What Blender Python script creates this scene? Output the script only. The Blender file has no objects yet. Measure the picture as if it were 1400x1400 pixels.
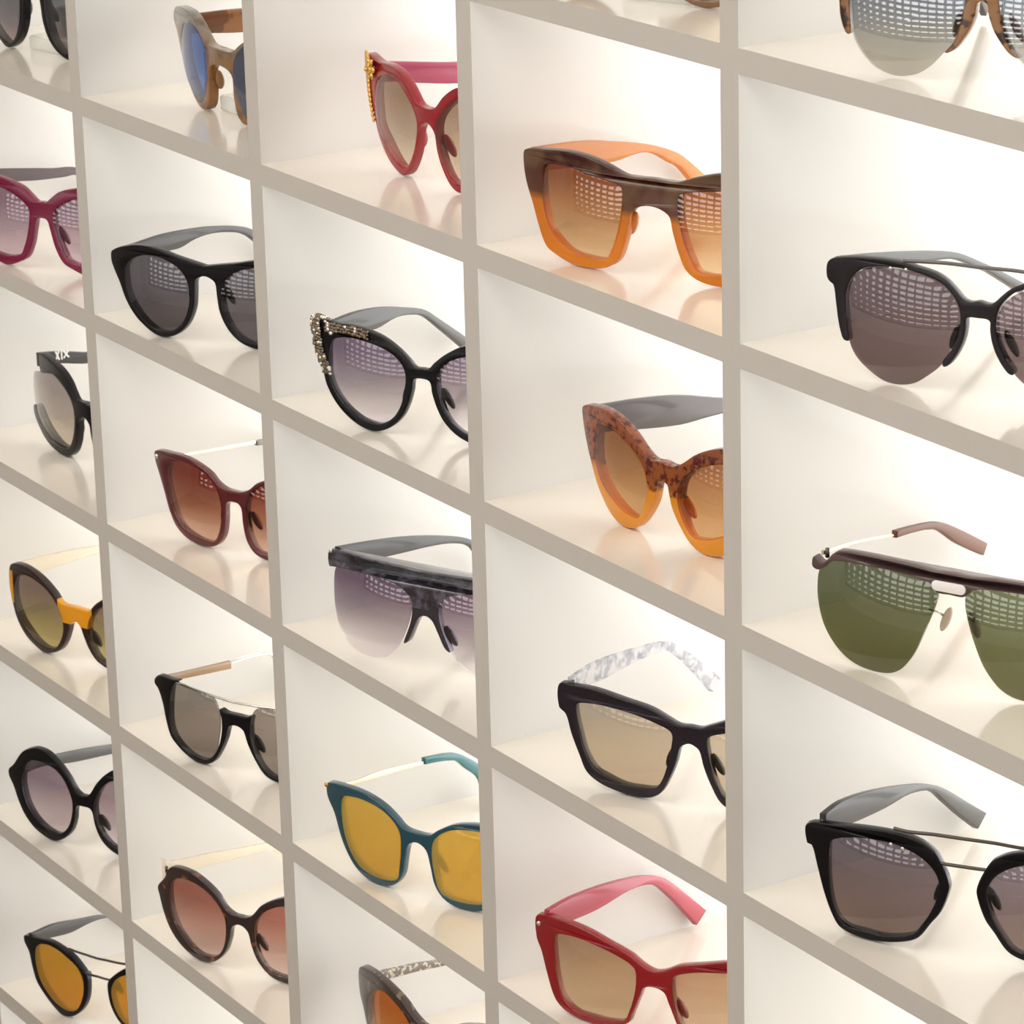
import bpy, bmesh, math, random
from mathutils import Vector, Matrix
S = bpy.context.scene
C = S.collection
R = math.radians

# ------------------------------------------------------------------ camera
EYE = Vector((2.3458, -0.9714, 1.600))
AZ, PITCH, ROLL = 1.0245066, 0.3162883, 0.0262439    # turned towards -X, looking down, slight roll
def set_camera():
    p, y, r = -PITCH, -AZ, -ROLL
    f = Vector((math.sin(y)*math.cos(p), math.cos(y)*math.cos(p), math.sin(p)))
    rt = Vector((math.cos(y), -math.sin(y), 0)); up = rt.cross(f)
    rt2 = math.cos(r)*rt + math.sin(r)*up; up2 = -math.sin(r)*rt + math.cos(r)*up
    m = Matrix((rt2, up2, -f)).transposed().to_4x4(); m.translation = EYE
    cd = bpy.data.cameras.new('camera'); cd.lens = 131.75; cd.sensor_width = 36.0
    cd.clip_start = 0.05
    cd.dof.use_dof = True; cd.dof.focus_distance = 1.95; cd.dof.aperture_fstop = 64
    o = bpy.data.objects.new('camera', cd); o.matrix_world = m; C.objects.link(o); S.camera = o
set_camera()

# ------------------------------------------------------------------ world, lights, exposure
W = bpy.data.worlds.new('world'); S.world = W; W.use_nodes = True
W.node_tree.nodes['Background'].inputs[0].default_value = (.9, .88, .85, 1)
W.node_tree.nodes['Background'].inputs[1].default_value = 0.3
S.view_settings.view_transform = 'Standard'; S.view_settings.look = 'None'
S.view_settings.gamma = 1; S.view_settings.use_curve_mapping = False
S.view_settings.exposure = 0.5
PANEL = 3.05        # glow of the back panel behind the cubbies
OPPOSITE = 3.6      # glow of the cubbies across the aisle
CEIL = 18.0         # ceiling lamps (W)
def area(name, loc, sx, sy, power, col=(1, .98, .955), rot=(0, 0, 0)):
    l = bpy.data.lights.new(name, 'AREA'); l.shape = 'RECTANGLE'; l.size = sx; l.size_y = sy
    l.energy = power; l.color = col
    o = bpy.data.objects.new(name, l); o.location = loc; o.rotation_euler = rot; C.objects.link(o); return o
for x in (0.0, 1.6, 3.2):
    area('ceiling_lamp', (x, -1.5, 2.74), 1.3, 1.6, CEIL)

# ------------------------------------------------------------------ helpers
def lin(c):
    return tuple(((v/255)/12.92 if v/255 <= .04045 else ((v/255+.055)/1.055)**2.4) for v in c)
def link(o, parent=None):
    C.objects.link(o)
    if parent: o.parent = parent
    return o
def mesh_obj(name, bm, mat, parent=None, smooth=False):
    me = bpy.data.meshes.new(name); bm.to_mesh(me); bm.free()
    if mat: me.materials.append(mat)
    if smooth:
        for p in me.polygons: p.use_smooth = True
    return link(bpy.data.objects.new(name, me), parent)
def tag(o, label=None, cat=None, group=None, kind=None):
    if label: o['label'] = label
    if cat: o['category'] = cat
    if group: o['group'] = group
    if kind: o['kind'] = kind
    return o
def add_box(bm, x0, x1, y0, y1, z0, z1):
    v = [bm.verts.new(p) for p in ((x0,y0,z0),(x1,y0,z0),(x1,y1,z0),(x0,y1,z0),(x0,y0,z1),(x1,y0,z1),(x1,y1,z1),(x0,y1,z1))]
    for f in ((0,3,2,1),(4,5,6,7),(0,1,5,4),(1,2,6,5),(2,3,7,6),(3,0,4,7)): bm.faces.new([v[i] for i in f])
def box(name, x0, x1, y0, y1, z0, z1, mat, parent=None, bev=0):
    bm = bmesh.new(); add_box(bm, x0, x1, y0, y1, z0, z1)
    if bev: bmesh.ops.bevel(bm, geom=bm.edges[:], offset=bev, segments=2, affect='EDGES')
    return mesh_obj(name, bm, mat, parent)
def add_ball(bm, c, r, sc=(1, 1, 1), rot=None, seg=10):
    m = Matrix.Translation(c) @ (rot.to_4x4() if rot else Matrix()) @ Matrix.Diagonal((*sc, 1))
    bmesh.ops.create_uvsphere(bm, u_segments=seg, v_segments=seg-2, radius=r, matrix=m)
def add_tube(bm, pts, r, seg=8):
    pts = [Vector(p) for p in pts]; rings = []
    for i, p in enumerate(pts):
        d = (pts[min(i+1, len(pts)-1)] - pts[max(i-1, 0)]).normalized()
        u = d.cross(Vector((0, .2, 1))).normalized(); w = d.cross(u)
        rr = r[i] if isinstance(r, (list, tuple)) else r
        rings.append([bm.verts.new(p + rr*(math.cos(2*math.pi*k/seg)*u + math.sin(2*math.pi*k/seg)*w)) for k in range(seg)])
    for a, b in zip(rings, rings[1:]):
        for k in range(seg): bm.faces.new((a[k], a[(k+1) % seg], b[(k+1) % seg], b[k]))
    bm.faces.new(rings[0][::-1]); bm.faces.new(rings[-1])
def spline(P, closed=True, n=6):
    """centripetal-ish smooth curve through the points"""
    out = []; L = len(P)
    rng = range(L) if closed else range(L-1)
    for i in rng:
        if closed: a, b, c, d = P[i-1], P[i], P[(i+1) % L], P[(i+2) % L]
        else: a, b, c, d = P[max(i-1, 0)], P[i], P[i+1], P[min(i+2, L-1)]
        seg = math.hypot(c[0]-b[0], c[1]-b[1]) + 1e-9
        def tan(p, q, r_):
            l1 = math.hypot(q[0]-p[0], q[1]-p[1])+1e-9; l2 = math.hypot(r_[0]-q[0], r_[1]-q[1])+1e-9
            k = 2*min(l1, l2)/(l1+l2)*.5*seg/min(l1, l2) if min(l1, l2) > 1e-6 else 0
            k = min(k, seg/(l1+l2))
            return ((r_[0]-p[0])*k, (r_[1]-p[1])*k)
        t1, t2 = tan(a, b, c), tan(b, c, d)
        for j in range(n):
            t = j/n; h1 = 2*t**3-3*t*t+1; h2 = t**3-2*t*t+t; h3 = -2*t**3+3*t*t; h4 = t**3-t*t
            out.append((h1*b[0]+h2*t1[0]+h3*c[0]+h4*t2[0], h1*b[1]+h2*t1[1]+h3*c[1]+h4*t2[1]))
    if not closed: out.append(P[-1])
    return out
def slab_mesh(name, loops, thick, bev, bend):
    """filled 2D outline(s) with real thickness and a soft bevel, bent by bend(x, y, depth) -> local point"""
    cu = bpy.data.curves.new(name, 'CURVE'); cu.dimensions = '2D'; cu.fill_mode = 'BOTH'
    for lp in loops:
        sp = cu.splines.new('POLY'); sp.points.add(len(lp)-1); sp.use_cyclic_u = True
        for q, p in zip(sp.points, lp): q.co = (p[0], p[1], 0, 1)
    cu.extrude = max(thick/2 - bev, .00005); cu.bevel_depth = bev; cu.bevel_resolution = 2; cu.offset = -bev
    tmp = bpy.data.objects.new(name, cu); C.objects.link(tmp)
    bpy.context.view_layer.update()
    me = bpy.data.meshes.new_from_object(tmp.evaluated_get(bpy.context.evaluated_depsgraph_get()))
    bpy.data.objects.remove(tmp); bpy.data.curves.remove(cu)
    bm = bmesh.new(); bm.from_mesh(me); bpy.data.meshes.remove(me)
    bmesh.ops.remove_doubles(bm, verts=bm.verts, dist=1e-6)
    for v in bm.verts: v.co = Vector(bend(v.co.x, v.co.y, v.co.z))
    bmesh.ops.recalc_face_normals(bm, faces=bm.faces)
    return bm
def slab(name, loops, thick, bev, bend, mat, parent):
    o = mesh_obj(name, slab_mesh(name, loops, thick, bev, bend), mat, parent)
    me = o.data
    for p in me.polygons: p.use_smooth = True
    try: me.set_sharp_from_angle(angle=R(38))
    except Exception: pass
    return o

# ------------------------------------------------------------------ materials
def new_mat(name):
    m = bpy.data.materials.new(name); m.use_nodes = True; nt = m.node_tree; nt.nodes.clear()
    out = nt.nodes.new('ShaderNodeOutputMaterial'); return m, nt, out
def pbr(name, col, rough=.5, metal=0, coat=0, spec=.5, bump=None, var=0):
    m, nt, out = new_mat(name); b = nt.nodes.new('ShaderNodeBsdfPrincipled')
    b.inputs['Base Color'].default_value = (*lin(col), 1); b.inputs['Roughness'].default_value = rough
    b.inputs['Metallic'].default_value = metal; b.inputs['Coat Weight'].default_value = coat
    b.inputs['Coat Roughness'].default_value = .08; b.inputs['Specular IOR Level'].default_value = spec
    if var or bump:
        tc = nt.nodes.new('ShaderNodeTexCoord'); no = nt.nodes.new('ShaderNodeTexNoise')
        no.inputs['Scale'].default_value = bump or 30; no.inputs['Detail'].default_value = 4
        nt.links.new(tc.outputs['Object'], no.inputs['Vector'])
        if var:
            mx = nt.nodes.new('ShaderNodeMix'); mx.data_type = 'RGBA'
            mx.inputs[6].default_value = (*lin(col), 1); mx.inputs[7].default_value = (*lin([max(0, c-var) for c in col]), 1)
            nt.links.new(no.outputs['Fac'], mx.inputs[0]); nt.links.new(mx.outputs[2], b.inputs['Base Color'])
        if bump:
            bp = nt.nodes.new('ShaderNodeBump'); bp.inputs['Strength'].default_value = .04
            nt.links.new(no.outputs['Fac'], bp.inputs['Height']); nt.links.new(bp.outputs[0], b.inputs['Normal'])
    nt.links.new(b.outputs[0], out.inputs[0]); return m
def emit(name, col, s):
    m, nt, out = new_mat(name); e = nt.nodes.new('ShaderNodeEmission')
    e.inputs[0].default_value = (*col, 1); e.inputs[1].default_value = s
    nt.links.new(e.outputs[0], out.inputs[0]); return m
def zramp(nt, z0, z1, stops, noise=None):
    """colour by local height between z0 and z1; stops [(t, rgb255)]"""
    tc = nt.nodes.new('ShaderNodeTexCoord'); sp = nt.nodes.new('ShaderNodeSeparateXYZ')
    nt.links.new(tc.outputs['Object'], sp.inputs[0])
    mr = nt.nodes.new('ShaderNodeMapRange'); mr.inputs['From Min'].default_value = z0; mr.inputs['From Max'].default_value = z1
    nt.links.new(sp.outputs['Z'], mr.inputs[0]); cr = nt.nodes.new('ShaderNodeValToRGB')
    el = cr.color_ramp.elements
    while len(el) < len(stops): el.new(.5)
    for e, (t, c) in zip(el, stops): e.position = t; e.color = (*c, 1)
    nt.links.new(mr.outputs[0], cr.inputs[0]); return tc, cr
def lens_mat(name, top, bot, refl=.06, z0=0.005, z1=.05, tint=(1, 1, 1), mid=None, knee=.5, diffuse=0):
    """tinted lens: gradient tint seen through two faces, with a reflective coating"""
    m, nt, out = new_mat(name); N = nt.nodes.new; Lk = nt.links.new
    T = lambda c: tuple(math.sqrt(min(.97, v/.93)) for v in lin(c))
    st = [(.08, T(bot)), (.92, T(top))] if mid is None else [(.08, T(bot)), (knee, T(mid)), (.92, T(top))]
    tc, cr = zramp(nt, z0, z1, st)
    tr = N('ShaderNodeBsdfTransparent'); gl = N('ShaderNodeBsdfGlossy'); gl.inputs['Roughness'].default_value = .015
    gl.inputs[0].default_value = (*tint, 1)
    Lk(cr.outputs[0], tr.inputs[0])
    lw = N('ShaderNodeLayerWeight'); lw.inputs['Blend'].default_value = .5
    pw = N('ShaderNodeMath'); pw.operation = 'POWER'; pw.inputs[1].default_value = 5; Lk(lw.outputs['Facing'], pw.inputs[0])
    ad = N('ShaderNodeMath'); ad.operation = 'MULTIPLY_ADD'; ad.use_clamp = True; ad.inputs[1].default_value = .9; ad.inputs[2].default_value = refl*.85
    Lk(pw.outputs[0], ad.inputs[0])
    mx = N('ShaderNodeMixShader'); Lk(ad.outputs[0], mx.inputs[0]); Lk(tr.outputs[0], mx.inputs[1]); Lk(gl.outputs[0], mx.inputs[2])
    last = mx
    if diffuse:
        df = N('ShaderNodeBsdfDiffuse'); Lk(cr.outputs[0], df.inputs[0])
        m2 = N('ShaderNodeMixShader'); m2.inputs[0].default_value = diffuse; Lk(mx.outputs[0], m2.inputs[1]); Lk(df.outputs[0], m2.inputs[2]); last = m2
    Lk(last.outputs[0], out.inputs[0]); return m
def acetate(name, stops, z0=0, z1=.06, see=0, rough=.22, spots=None, spot_scale=260, coat=.6, spot_lo=.5, spot_hi=.56, clear=0, spec=.5):
    """polished plastic; 'see' lets light glow through, 'spots' mottles it above a height"""
    m, nt, out = new_mat(name); N = nt.nodes.new; Lk = nt.links.new
    tc, cr = zramp(nt, z0, z1, [(t, lin(c)) for t, c in stops]); src = cr.outputs[0]
    if spots:
        no = N('ShaderNodeTexNoise'); no.inputs['Scale'].default_value = spot_scale; no.inputs['Detail'].default_value = 2
        Lk(tc.outputs['Object'], no.inputs['Vector']); r2 = N('ShaderNodeValToRGB')
        r2.color_ramp.elements[0].position = spot_lo; r2.color_ramp.elements[1].position = spot_hi
        Lk(no.outputs['Fac'], r2.inputs[0]); fac = r2.outputs[0]
        if len(spots) == 2:                       # only above a height
            sp = N('ShaderNodeSeparateXYZ'); Lk(tc.outputs['Object'], sp.inputs[0])
            gt = N('ShaderNodeMath'); gt.operation = 'GREATER_THAN'; gt.inputs[1].default_value = spots[1]; Lk(sp.outputs['Z'], gt.inputs[0])
            mu = N('ShaderNodeMath'); mu.operation = 'MULTIPLY'; Lk(gt.outputs[0], mu.inputs[0]); Lk(fac, mu.inputs[1]); fac = mu.outputs[0]
        mx = N('ShaderNodeMix'); mx.data_type = 'RGBA'; mx.inputs[7].default_value = (*lin(spots[0]), 1)
        Lk(fac, mx.inputs[0]); Lk(src, mx.inputs[6]); src = mx.outputs[2]
    b = N('ShaderNodeBsdfPrincipled'); b.inputs['Roughness'].default_value = rough; b.inputs['Coat Weight'].default_value = coat
    b.inputs['Coat Roughness'].default_value = .1; b.inputs['Specular IOR Level'].default_value = spec
    Lk(src, b.inputs['Base Color']); last = b.outputs[0]
    if see:
        tl = N('ShaderNodeBsdfTranslucent'); Lk(src, tl.inputs[0]); ms = N('ShaderNodeMixShader'); ms.inputs[0].default_value = see
        Lk(last, ms.inputs[1]); Lk(tl.outputs[0], ms.inputs[2]); last = ms.outputs[0]
    if clear:
        tr = N('ShaderNodeBsdfTransparent'); Lk(src, tr.inputs[0]); ms = N('ShaderNodeMixShader'); ms.inputs[0].default_value = clear
        Lk(last, ms.inputs[1]); Lk(tr.outputs[0], ms.inputs[2]); last = ms.outputs[0]
    Lk(last, out.inputs[0]); return m
def solid(name, c, **k): return acetate(name, [(0, c), (1, c)], **k)

laminate = pbr('white_laminate', (223, 221, 217), .32, spec=.5, coat=.15)
board_mat = pbr('cream_shelf_laminate', (225, 216, 202), .18, spec=.5, coat=.6)
edge_mat = pbr('taupe_edging', (195, 188, 178), .55)
glow = emit('opal_back_panel', (1, .995, .98), PANEL)
glow2 = emit('opal_back_panel_across', (1, .98, .96), OPPOSITE)
gold = pbr('polished_gold', (226, 178, 100), .22, 1)
pale_gold = pbr('pale_gold', (246, 226, 196), .25, 1)
silver = pbr('polished_silver', (225, 220, 212), .2, 1)
gunmetal = pbr('dark_metal', (92, 84, 78), .3, 1)

# ------------------------------------------------------------------ the room
U = .14
COLW, DT, ST = 1.69687*U, .10459*U, .08793*U          # column pitch, divider and shelf thickness
Z0 = 1.6 - 1.38097*U                                    # top face of shelf 0
DEPTH = .196
XL, XR, YB, YF, ZT = -1.7, 4.4, .26, -2.95, 2.76
wall_mat = pbr('warm_white_wall', (225, 221, 214), .8, var=6)
floor_mat = pbr('stone_floor', (150, 140, 128), .35, var=18, bump=4)
for nm, a in (('floor', (XL, XR, YF, YB, -.1, 0)), ('ceiling', (XL, XR, YF, YB, ZT, ZT+.1)),
              ('wall_back', (XL, XR, YB, YB+.1, 0, ZT)), ('wall_front', (XL, XR, YF-.1, YF, 0, ZT)),
              ('wall_left', (XL-.1, XL, YF, YB, 0, ZT)), ('wall_right', (XR, XR+.1, YF, YB, 0, ZT))):
    tag(box(nm, *a, floor_mat if nm == 'floor' else wall_mat), kind='structure')

# ------------------------------------------------------------------ the lit cubby wall
C0, C1, R0, R1 = -1, 6, -1, 9
shelf = tag(bpy.data.objects.new('display_shelving', None), 'white glowing grid of cubbies holding the sunglasses', 'shelving')
shelf.location = ((C0+C1)/2*COLW, 0, 0); C.objects.link(shelf)
OX = shelf.location.x
ztop, zbot = Z0 - R0*U, Z0 - R1*U - ST
for c in range(C0, C1+1):
    bm = bmesh.new(); add_box(bm, c*COLW-DT/2-OX, c*COLW+DT/2-OX, 0, DEPTH, zbot, ztop)
    o = mesh_obj('upright_divider', bm, laminate, shelf); o.data.materials.append(edge_mat)
    for p in o.data.polygons:
        if p.normal.y < -.5: p.material_index = 1
for r in range(R0, R1+1):
    for c in range(C0, C1):
        z = Z0 - r*U
        bm = bmesh.new(); add_box(bm, c*COLW+DT/2-OX, (c+1)*COLW-DT/2-OX, 0, DEPTH, z-ST, z)
        o = mesh_obj('shelf_board', bm, laminate, shelf); o.data.materials.append(edge_mat); o.data.materials.append(board_mat)
        for p in o.data.polygons:
            if p.normal.y < -.5: p.material_index = 1
            elif p.normal.z > .5: p.material_index = 2
tag(box('back_panel', C0*COLW-DT/2-OX, C1*COLW+DT/2-OX, DEPTH, DEPTH+.01, zbot, ztop, glow, shelf), 'glowing white back panel')
box('plinth', C0*COLW-DT/2-OX, C1*COLW+DT/2-OX, .02, DEPTH, 0, zbot, laminate, shelf)

# the lit cubbies across the aisle, mirrored in the lenses
opp = tag(bpy.data.objects.new('display_shelving', None), 'glowing cubby wall across the aisle, mirrored in the sunglasses lenses', 'shelving')
opp.location = (1.45, -2.9, 0); C.objects.link(opp)
OW, NZ0, NZ1 = 2.5, .40, 2.38
box('plinth', -OW, OW, 0, .2, 0, NZ0, wall_mat, opp)
tag(box('back_panel', -OW, OW, 0, .02, NZ0, NZ1, glow2, opp), 'glowing white back panel')
dark_edge = pbr('dark_taupe_edging', (120, 108, 98), .6)  # dark taupe fronts of the cubbies across the aisle
k = 0
while -OW + k*.22 < OW:
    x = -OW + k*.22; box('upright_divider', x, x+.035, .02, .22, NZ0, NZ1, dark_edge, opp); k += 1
k = 0
while NZ0 + k*.115 < NZ1:
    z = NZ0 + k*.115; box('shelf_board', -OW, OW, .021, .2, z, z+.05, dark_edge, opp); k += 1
DATA = {
  'E1': {'cx':14.289,'cy':3.227,'yaw':28.988,'a0':6.944,'inw':0.1,'tt':[[1.0,4.87],[4.0,4.77],[8.0,4.37],[10.4,4.31],[12.0,3.31],[14.5,1.01]],'tb':[[1.5,3.87],[4.0,3.77],[8.0,3.77],[10.2,3.81],[11.8,2.61],[13.8,0.21]],'half':[[-0.0,4.15],[-0.83,4.45],[-1.86,5.19],[-3.19,5.27],[-4.69,5.08],[-6.12,4.64],[-7.15,4.17],[-7.34,3.61],[-7.18,3.08],[-7.11,2.37],[-6.88,1.73],[-6.66,1.57],[-6.53,1.68],[-6.56,2.37],[-6.59,3.15],[-6.44,3.74],[-5.75,4.35],[-4.55,4.76],[-3.18,4.94],[-1.86,4.87],[-1.02,4.47],[-0.77,3.87],[-0.82,3.33],[-0.96,2.62],[-1.3,1.76],[-1.72,1.28],[-1.59,1.26],[-1.23,1.47],[-0.85,1.92],[-0.54,2.41],[-0.3,3.08],[-0.24,3.49],[0.01,3.62]],'lens':[[-6.55,3.16],[-6.47,2.38],[-6.32,1.5],[-5.88,0.82],[-5.3,0.35],[-4.52,0.07],[-3.82,0.03],[-3.0,0.24],[-2.34,0.66],[-1.82,1.18],[-1.3,1.76],[-0.99,2.61],[-0.84,3.33],[-0.79,3.87],[-1.02,4.44],[-1.86,4.84],[-3.18,4.91],[-4.55,4.73],[-5.75,4.32],[-6.4,3.71]],'hole':0},
  'E2': {'cx':14.495,'cy':3.084,'yaw':28.547,'a0':7.493,'inw':0.197,'half':[[-0.01,4.38],[-0.4,4.3],[-0.69,4.37],[-1.14,4.8],[-1.58,5.16],[-2.18,5.42],[-3.1,5.58],[-3.72,5.67],[-4.67,5.7],[-6.15,5.58],[-7.51,5.31],[-7.86,5.04],[-7.91,4.47],[-7.77,4.21],[-7.51,4.05],[-7.38,3.37],[-7.25,2.54],[-7.07,1.87],[-6.9,1.61],[-6.62,1.63],[-6.71,2.36],[-6.8,3.12],[-6.8,3.82],[-6.57,4.43],[-6.06,4.97],[-5.48,5.23],[-4.51,5.37],[-3.56,5.39],[-2.64,5.26],[-1.73,4.97],[-1.21,4.51],[-0.92,4.0],[-0.84,3.38],[-1.0,2.6],[-1.32,1.94],[-1.69,1.43],[-1.65,1.2],[-1.39,1.3],[-0.95,1.91],[-0.67,2.58],[-0.57,3.14],[-0.53,3.56],[0.01,3.62]],'lens':[[-6.77,3.48],[-6.73,3.98],[-6.48,4.51],[-6.06,4.93],[-5.48,5.2],[-4.51,5.31],[-3.56,5.34],[-2.71,5.22],[-1.8,4.92],[-1.28,4.5],[-0.98,3.99],[-0.86,3.38],[-1.03,2.6],[-1.39,1.86],[-1.76,1.25],[-2.44,0.66],[-3.13,0.21],[-3.91,0.01],[-4.71,0.05],[-5.54,0.44],[-6.21,0.96],[-6.55,1.54],[-6.73,2.35]],'tt':[[0.76,5.38],[3.15,5.12],[6.07,4.61],[9.07,4.0],[10.42,3.62],[12.16,2.84],[13.81,2.04],[16.02,0.89]],'tb':[[1.44,4.78],[4.9,4.11],[7.27,3.82],[9.32,3.56],[10.3,3.31],[11.54,2.76],[12.93,2.12],[15.64,0.52]],'wires':[[[-3.72,5.77],[-2.49,5.87],[-1.45,5.93],[-0.03,5.91]]],'hole':0},
  'E3': {'cx':13.473,'cy':2.506,'yaw':24.23,'a0':7.4,'inw':0.11,'half':[[-0.13,5.44],[-0.84,5.39],[-2.03,5.47],[-3.27,5.46],[-4.55,5.41],[-6.09,5.24],[-6.54,4.96],[-6.84,4.64],[-7.2,4.39],[-7.61,4.6],[-7.8,4.47],[-7.8,4.04],[-7.35,3.99],[-6.69,4.56],[-5.7,4.78],[-3.81,4.92],[-2.02,4.91],[-1.04,4.75],[-0.7,4.38],[-0.12,4.37]],'lens':[[-7.41,4.02],[-6.69,4.6],[-5.7,4.77],[-3.81,4.92],[-2.02,4.91],[-1.0,4.75],[-0.74,4.57],[-0.73,3.95],[-0.98,3.12],[-1.31,2.27],[-1.73,1.32],[-2.16,0.68],[-2.6,0.22],[-3.22,-0.08],[-4.15,-0.18],[-5.1,-0.1],[-5.88,0.18],[-6.58,0.72],[-7.09,1.38],[-7.41,2.26],[-7.53,3.11]],'tt':[[0.78,4.93],[3.74,4.71],[6.91,4.2]],'tb':[[0.78,4.75],[3.74,4.54],[6.92,4.05]],'t2':[[7.05,4.32],[10.31,3.89],[11.98,3.18],[14.85,1.56]],'t2b':[[7.05,3.96],[10.18,3.55],[12.28,2.23],[14.51,1.02]],'hole':0},
  'E4': {'cx':12.925,'cy':3.926,'yaw':34.42,'a0':7.755,'inw':0.28,'rim':[[-8.18,4.94],[-6.31,5.34],[-4.69,5.55],[-3.47,5.6],[-2.28,5.45],[-1.43,5.01],[-1.06,4.48],[-0.72,3.69],[-0.67,3.19],[-1.07,2.01],[-1.56,1.32],[-2.14,0.52],[-2.74,0.18],[-3.95,-0.11],[-5.2,-0.17],[-6.29,0.06],[-6.76,0.64],[-7.23,1.73],[-7.61,3.01],[-7.89,3.89],[-8.18,3.98]],'lens':[[-6.91,3.98],[-6.86,4.34],[-6.49,4.61],[-5.4,4.92],[-4.34,5.03],[-3.29,5.0],[-2.27,4.69],[-1.59,4.22],[-1.21,3.61],[-1.2,2.93],[-1.57,1.92],[-1.98,1.24],[-2.4,0.68],[-2.91,0.44],[-3.95,0.21],[-5.02,0.22],[-5.93,0.25],[-6.39,0.56],[-6.71,1.26],[-6.9,2.51]],'tt':[[0.21,5.58],[2.75,5.76],[5.48,5.38],[8.57,4.61],[10.15,4.06],[11.47,3.34],[13.25,2.08],[15.08,0.8]],'tb':[[0.61,4.62],[3.98,4.29],[6.33,4.16],[8.29,4.18],[10.16,3.71],[11.48,2.61],[12.83,1.42],[14.34,0.19]],'wires':[[[-2.79,5.76],[-1.44,5.86],[0.11,5.87]],[[-0.97,4.46],[0.01,4.46]]]},
  'D1': {'cx':12.256,'cy':3.125,'yaw':23.368,'a0':8.038,'inw':0.158,'half':[[-0.55,5.05],[-1.46,5.02],[-2.63,5.39],[-3.86,5.66],[-5.26,5.74],[-6.99,5.59],[-8.47,5.34],[-8.6,4.74],[-8.41,3.71],[-7.94,2.65],[-7.55,1.66],[-6.98,0.61],[-6.22,0.25],[-5.09,-0.04],[-3.79,-0.05],[-2.75,0.14],[-2.03,0.61],[-1.62,1.47],[-1.31,2.48],[-1.06,3.31],[-0.57,3.65]],'lens':[[-6.96,4.78],[-5.06,4.96],[-3.88,4.77],[-2.65,4.63],[-1.76,4.42],[-1.67,3.87],[-1.79,2.9],[-2.06,1.9],[-2.53,0.86],[-2.84,0.57],[-3.78,0.51],[-5.07,0.62],[-5.96,1.04],[-6.64,1.66],[-7.02,2.73],[-7.11,3.86]],'tt':[[0.78,5.54],[3.76,5.36],[5.51,5.15],[7.88,4.66],[9.8,4.19],[11.5,3.58],[12.48,3.07],[14.34,1.61]],'tb':[[1.42,4.35],[4.31,3.98],[7.14,3.75],[9.06,3.86],[10.27,3.6],[11.49,2.91],[12.22,2.52],[13.33,1.37]]},
  'D2': {'cx':12.074,'cy':3.786,'yaw':7.742,'a0':7.114,'inw':0.1,'half':[[-0.18,4.21],[-0.77,4.15],[-1.42,4.43],[-2.44,5.13],[-3.66,5.64],[-4.99,5.82],[-6.31,5.69],[-7.44,5.38],[-7.54,4.99],[-7.18,3.75],[-6.59,2.57],[-5.86,1.44],[-4.75,0.41],[-3.7,-0.04],[-2.69,-0.03],[-1.97,0.31],[-1.27,1.04],[-0.7,1.91],[-0.47,2.69],[-0.36,3.05],[-0.2,3.16]],'lens':[[-5.82,4.49],[-5.81,4.79],[-5.3,4.93],[-4.33,4.96],[-3.3,4.7],[-2.34,4.28],[-1.55,3.6],[-1.28,2.93],[-1.25,2.21],[-1.6,1.32],[-2.08,0.68],[-2.67,0.68],[-3.41,0.85],[-4.31,1.27],[-5.26,1.9],[-5.81,2.79],[-5.93,3.65]],'tt':[[1.28,5.45],[2.14,5.4],[4.32,5.29],[6.96,4.99],[9.96,4.28]],'tb':[[2.55,3.87],[4.11,3.64],[6.94,3.37],[8.73,3.45],[9.95,3.48]]},
  'D3': {'cx':14.167,'cy':3.859,'yaw':32.387,'a0':7.577,'inw':0.193,'half':[[0.05,4.39],[-0.6,4.37],[-1.14,4.58],[-2.24,5.0],[-3.86,5.22],[-5.56,5.39],[-6.89,5.31],[-7.99,5.15],[-8.04,3.87],[-7.57,3.53],[-7.23,2.54],[-6.71,1.44],[-6.28,0.63],[-5.5,0.2],[-4.47,-0.02],[-3.3,-0.11],[-2.31,0.01],[-1.67,0.4],[-1.18,1.25],[-0.78,2.23],[-0.54,3.1],[-0.23,3.34],[0.04,3.4]],'lens':[[-6.82,4.26],[-6.1,4.5],[-4.72,4.59],[-3.05,4.47],[-1.77,4.18],[-1.03,3.85],[-1.04,3.09],[-1.25,2.15],[-1.58,1.18],[-1.98,0.65],[-2.96,0.5],[-3.95,0.48],[-4.97,0.71],[-5.66,0.94],[-6.26,1.71],[-6.59,2.7],[-6.82,3.57]],'tt':[[0.42,5.6],[3.54,5.77],[7.23,5.38],[10.38,4.73],[12.93,2.85],[15.02,1.14]],'tb':[[0.87,4.88],[3.99,4.63],[6.46,4.69],[9.1,4.55],[10.36,4.19],[12.4,2.46],[14.22,0.59]]},
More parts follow.
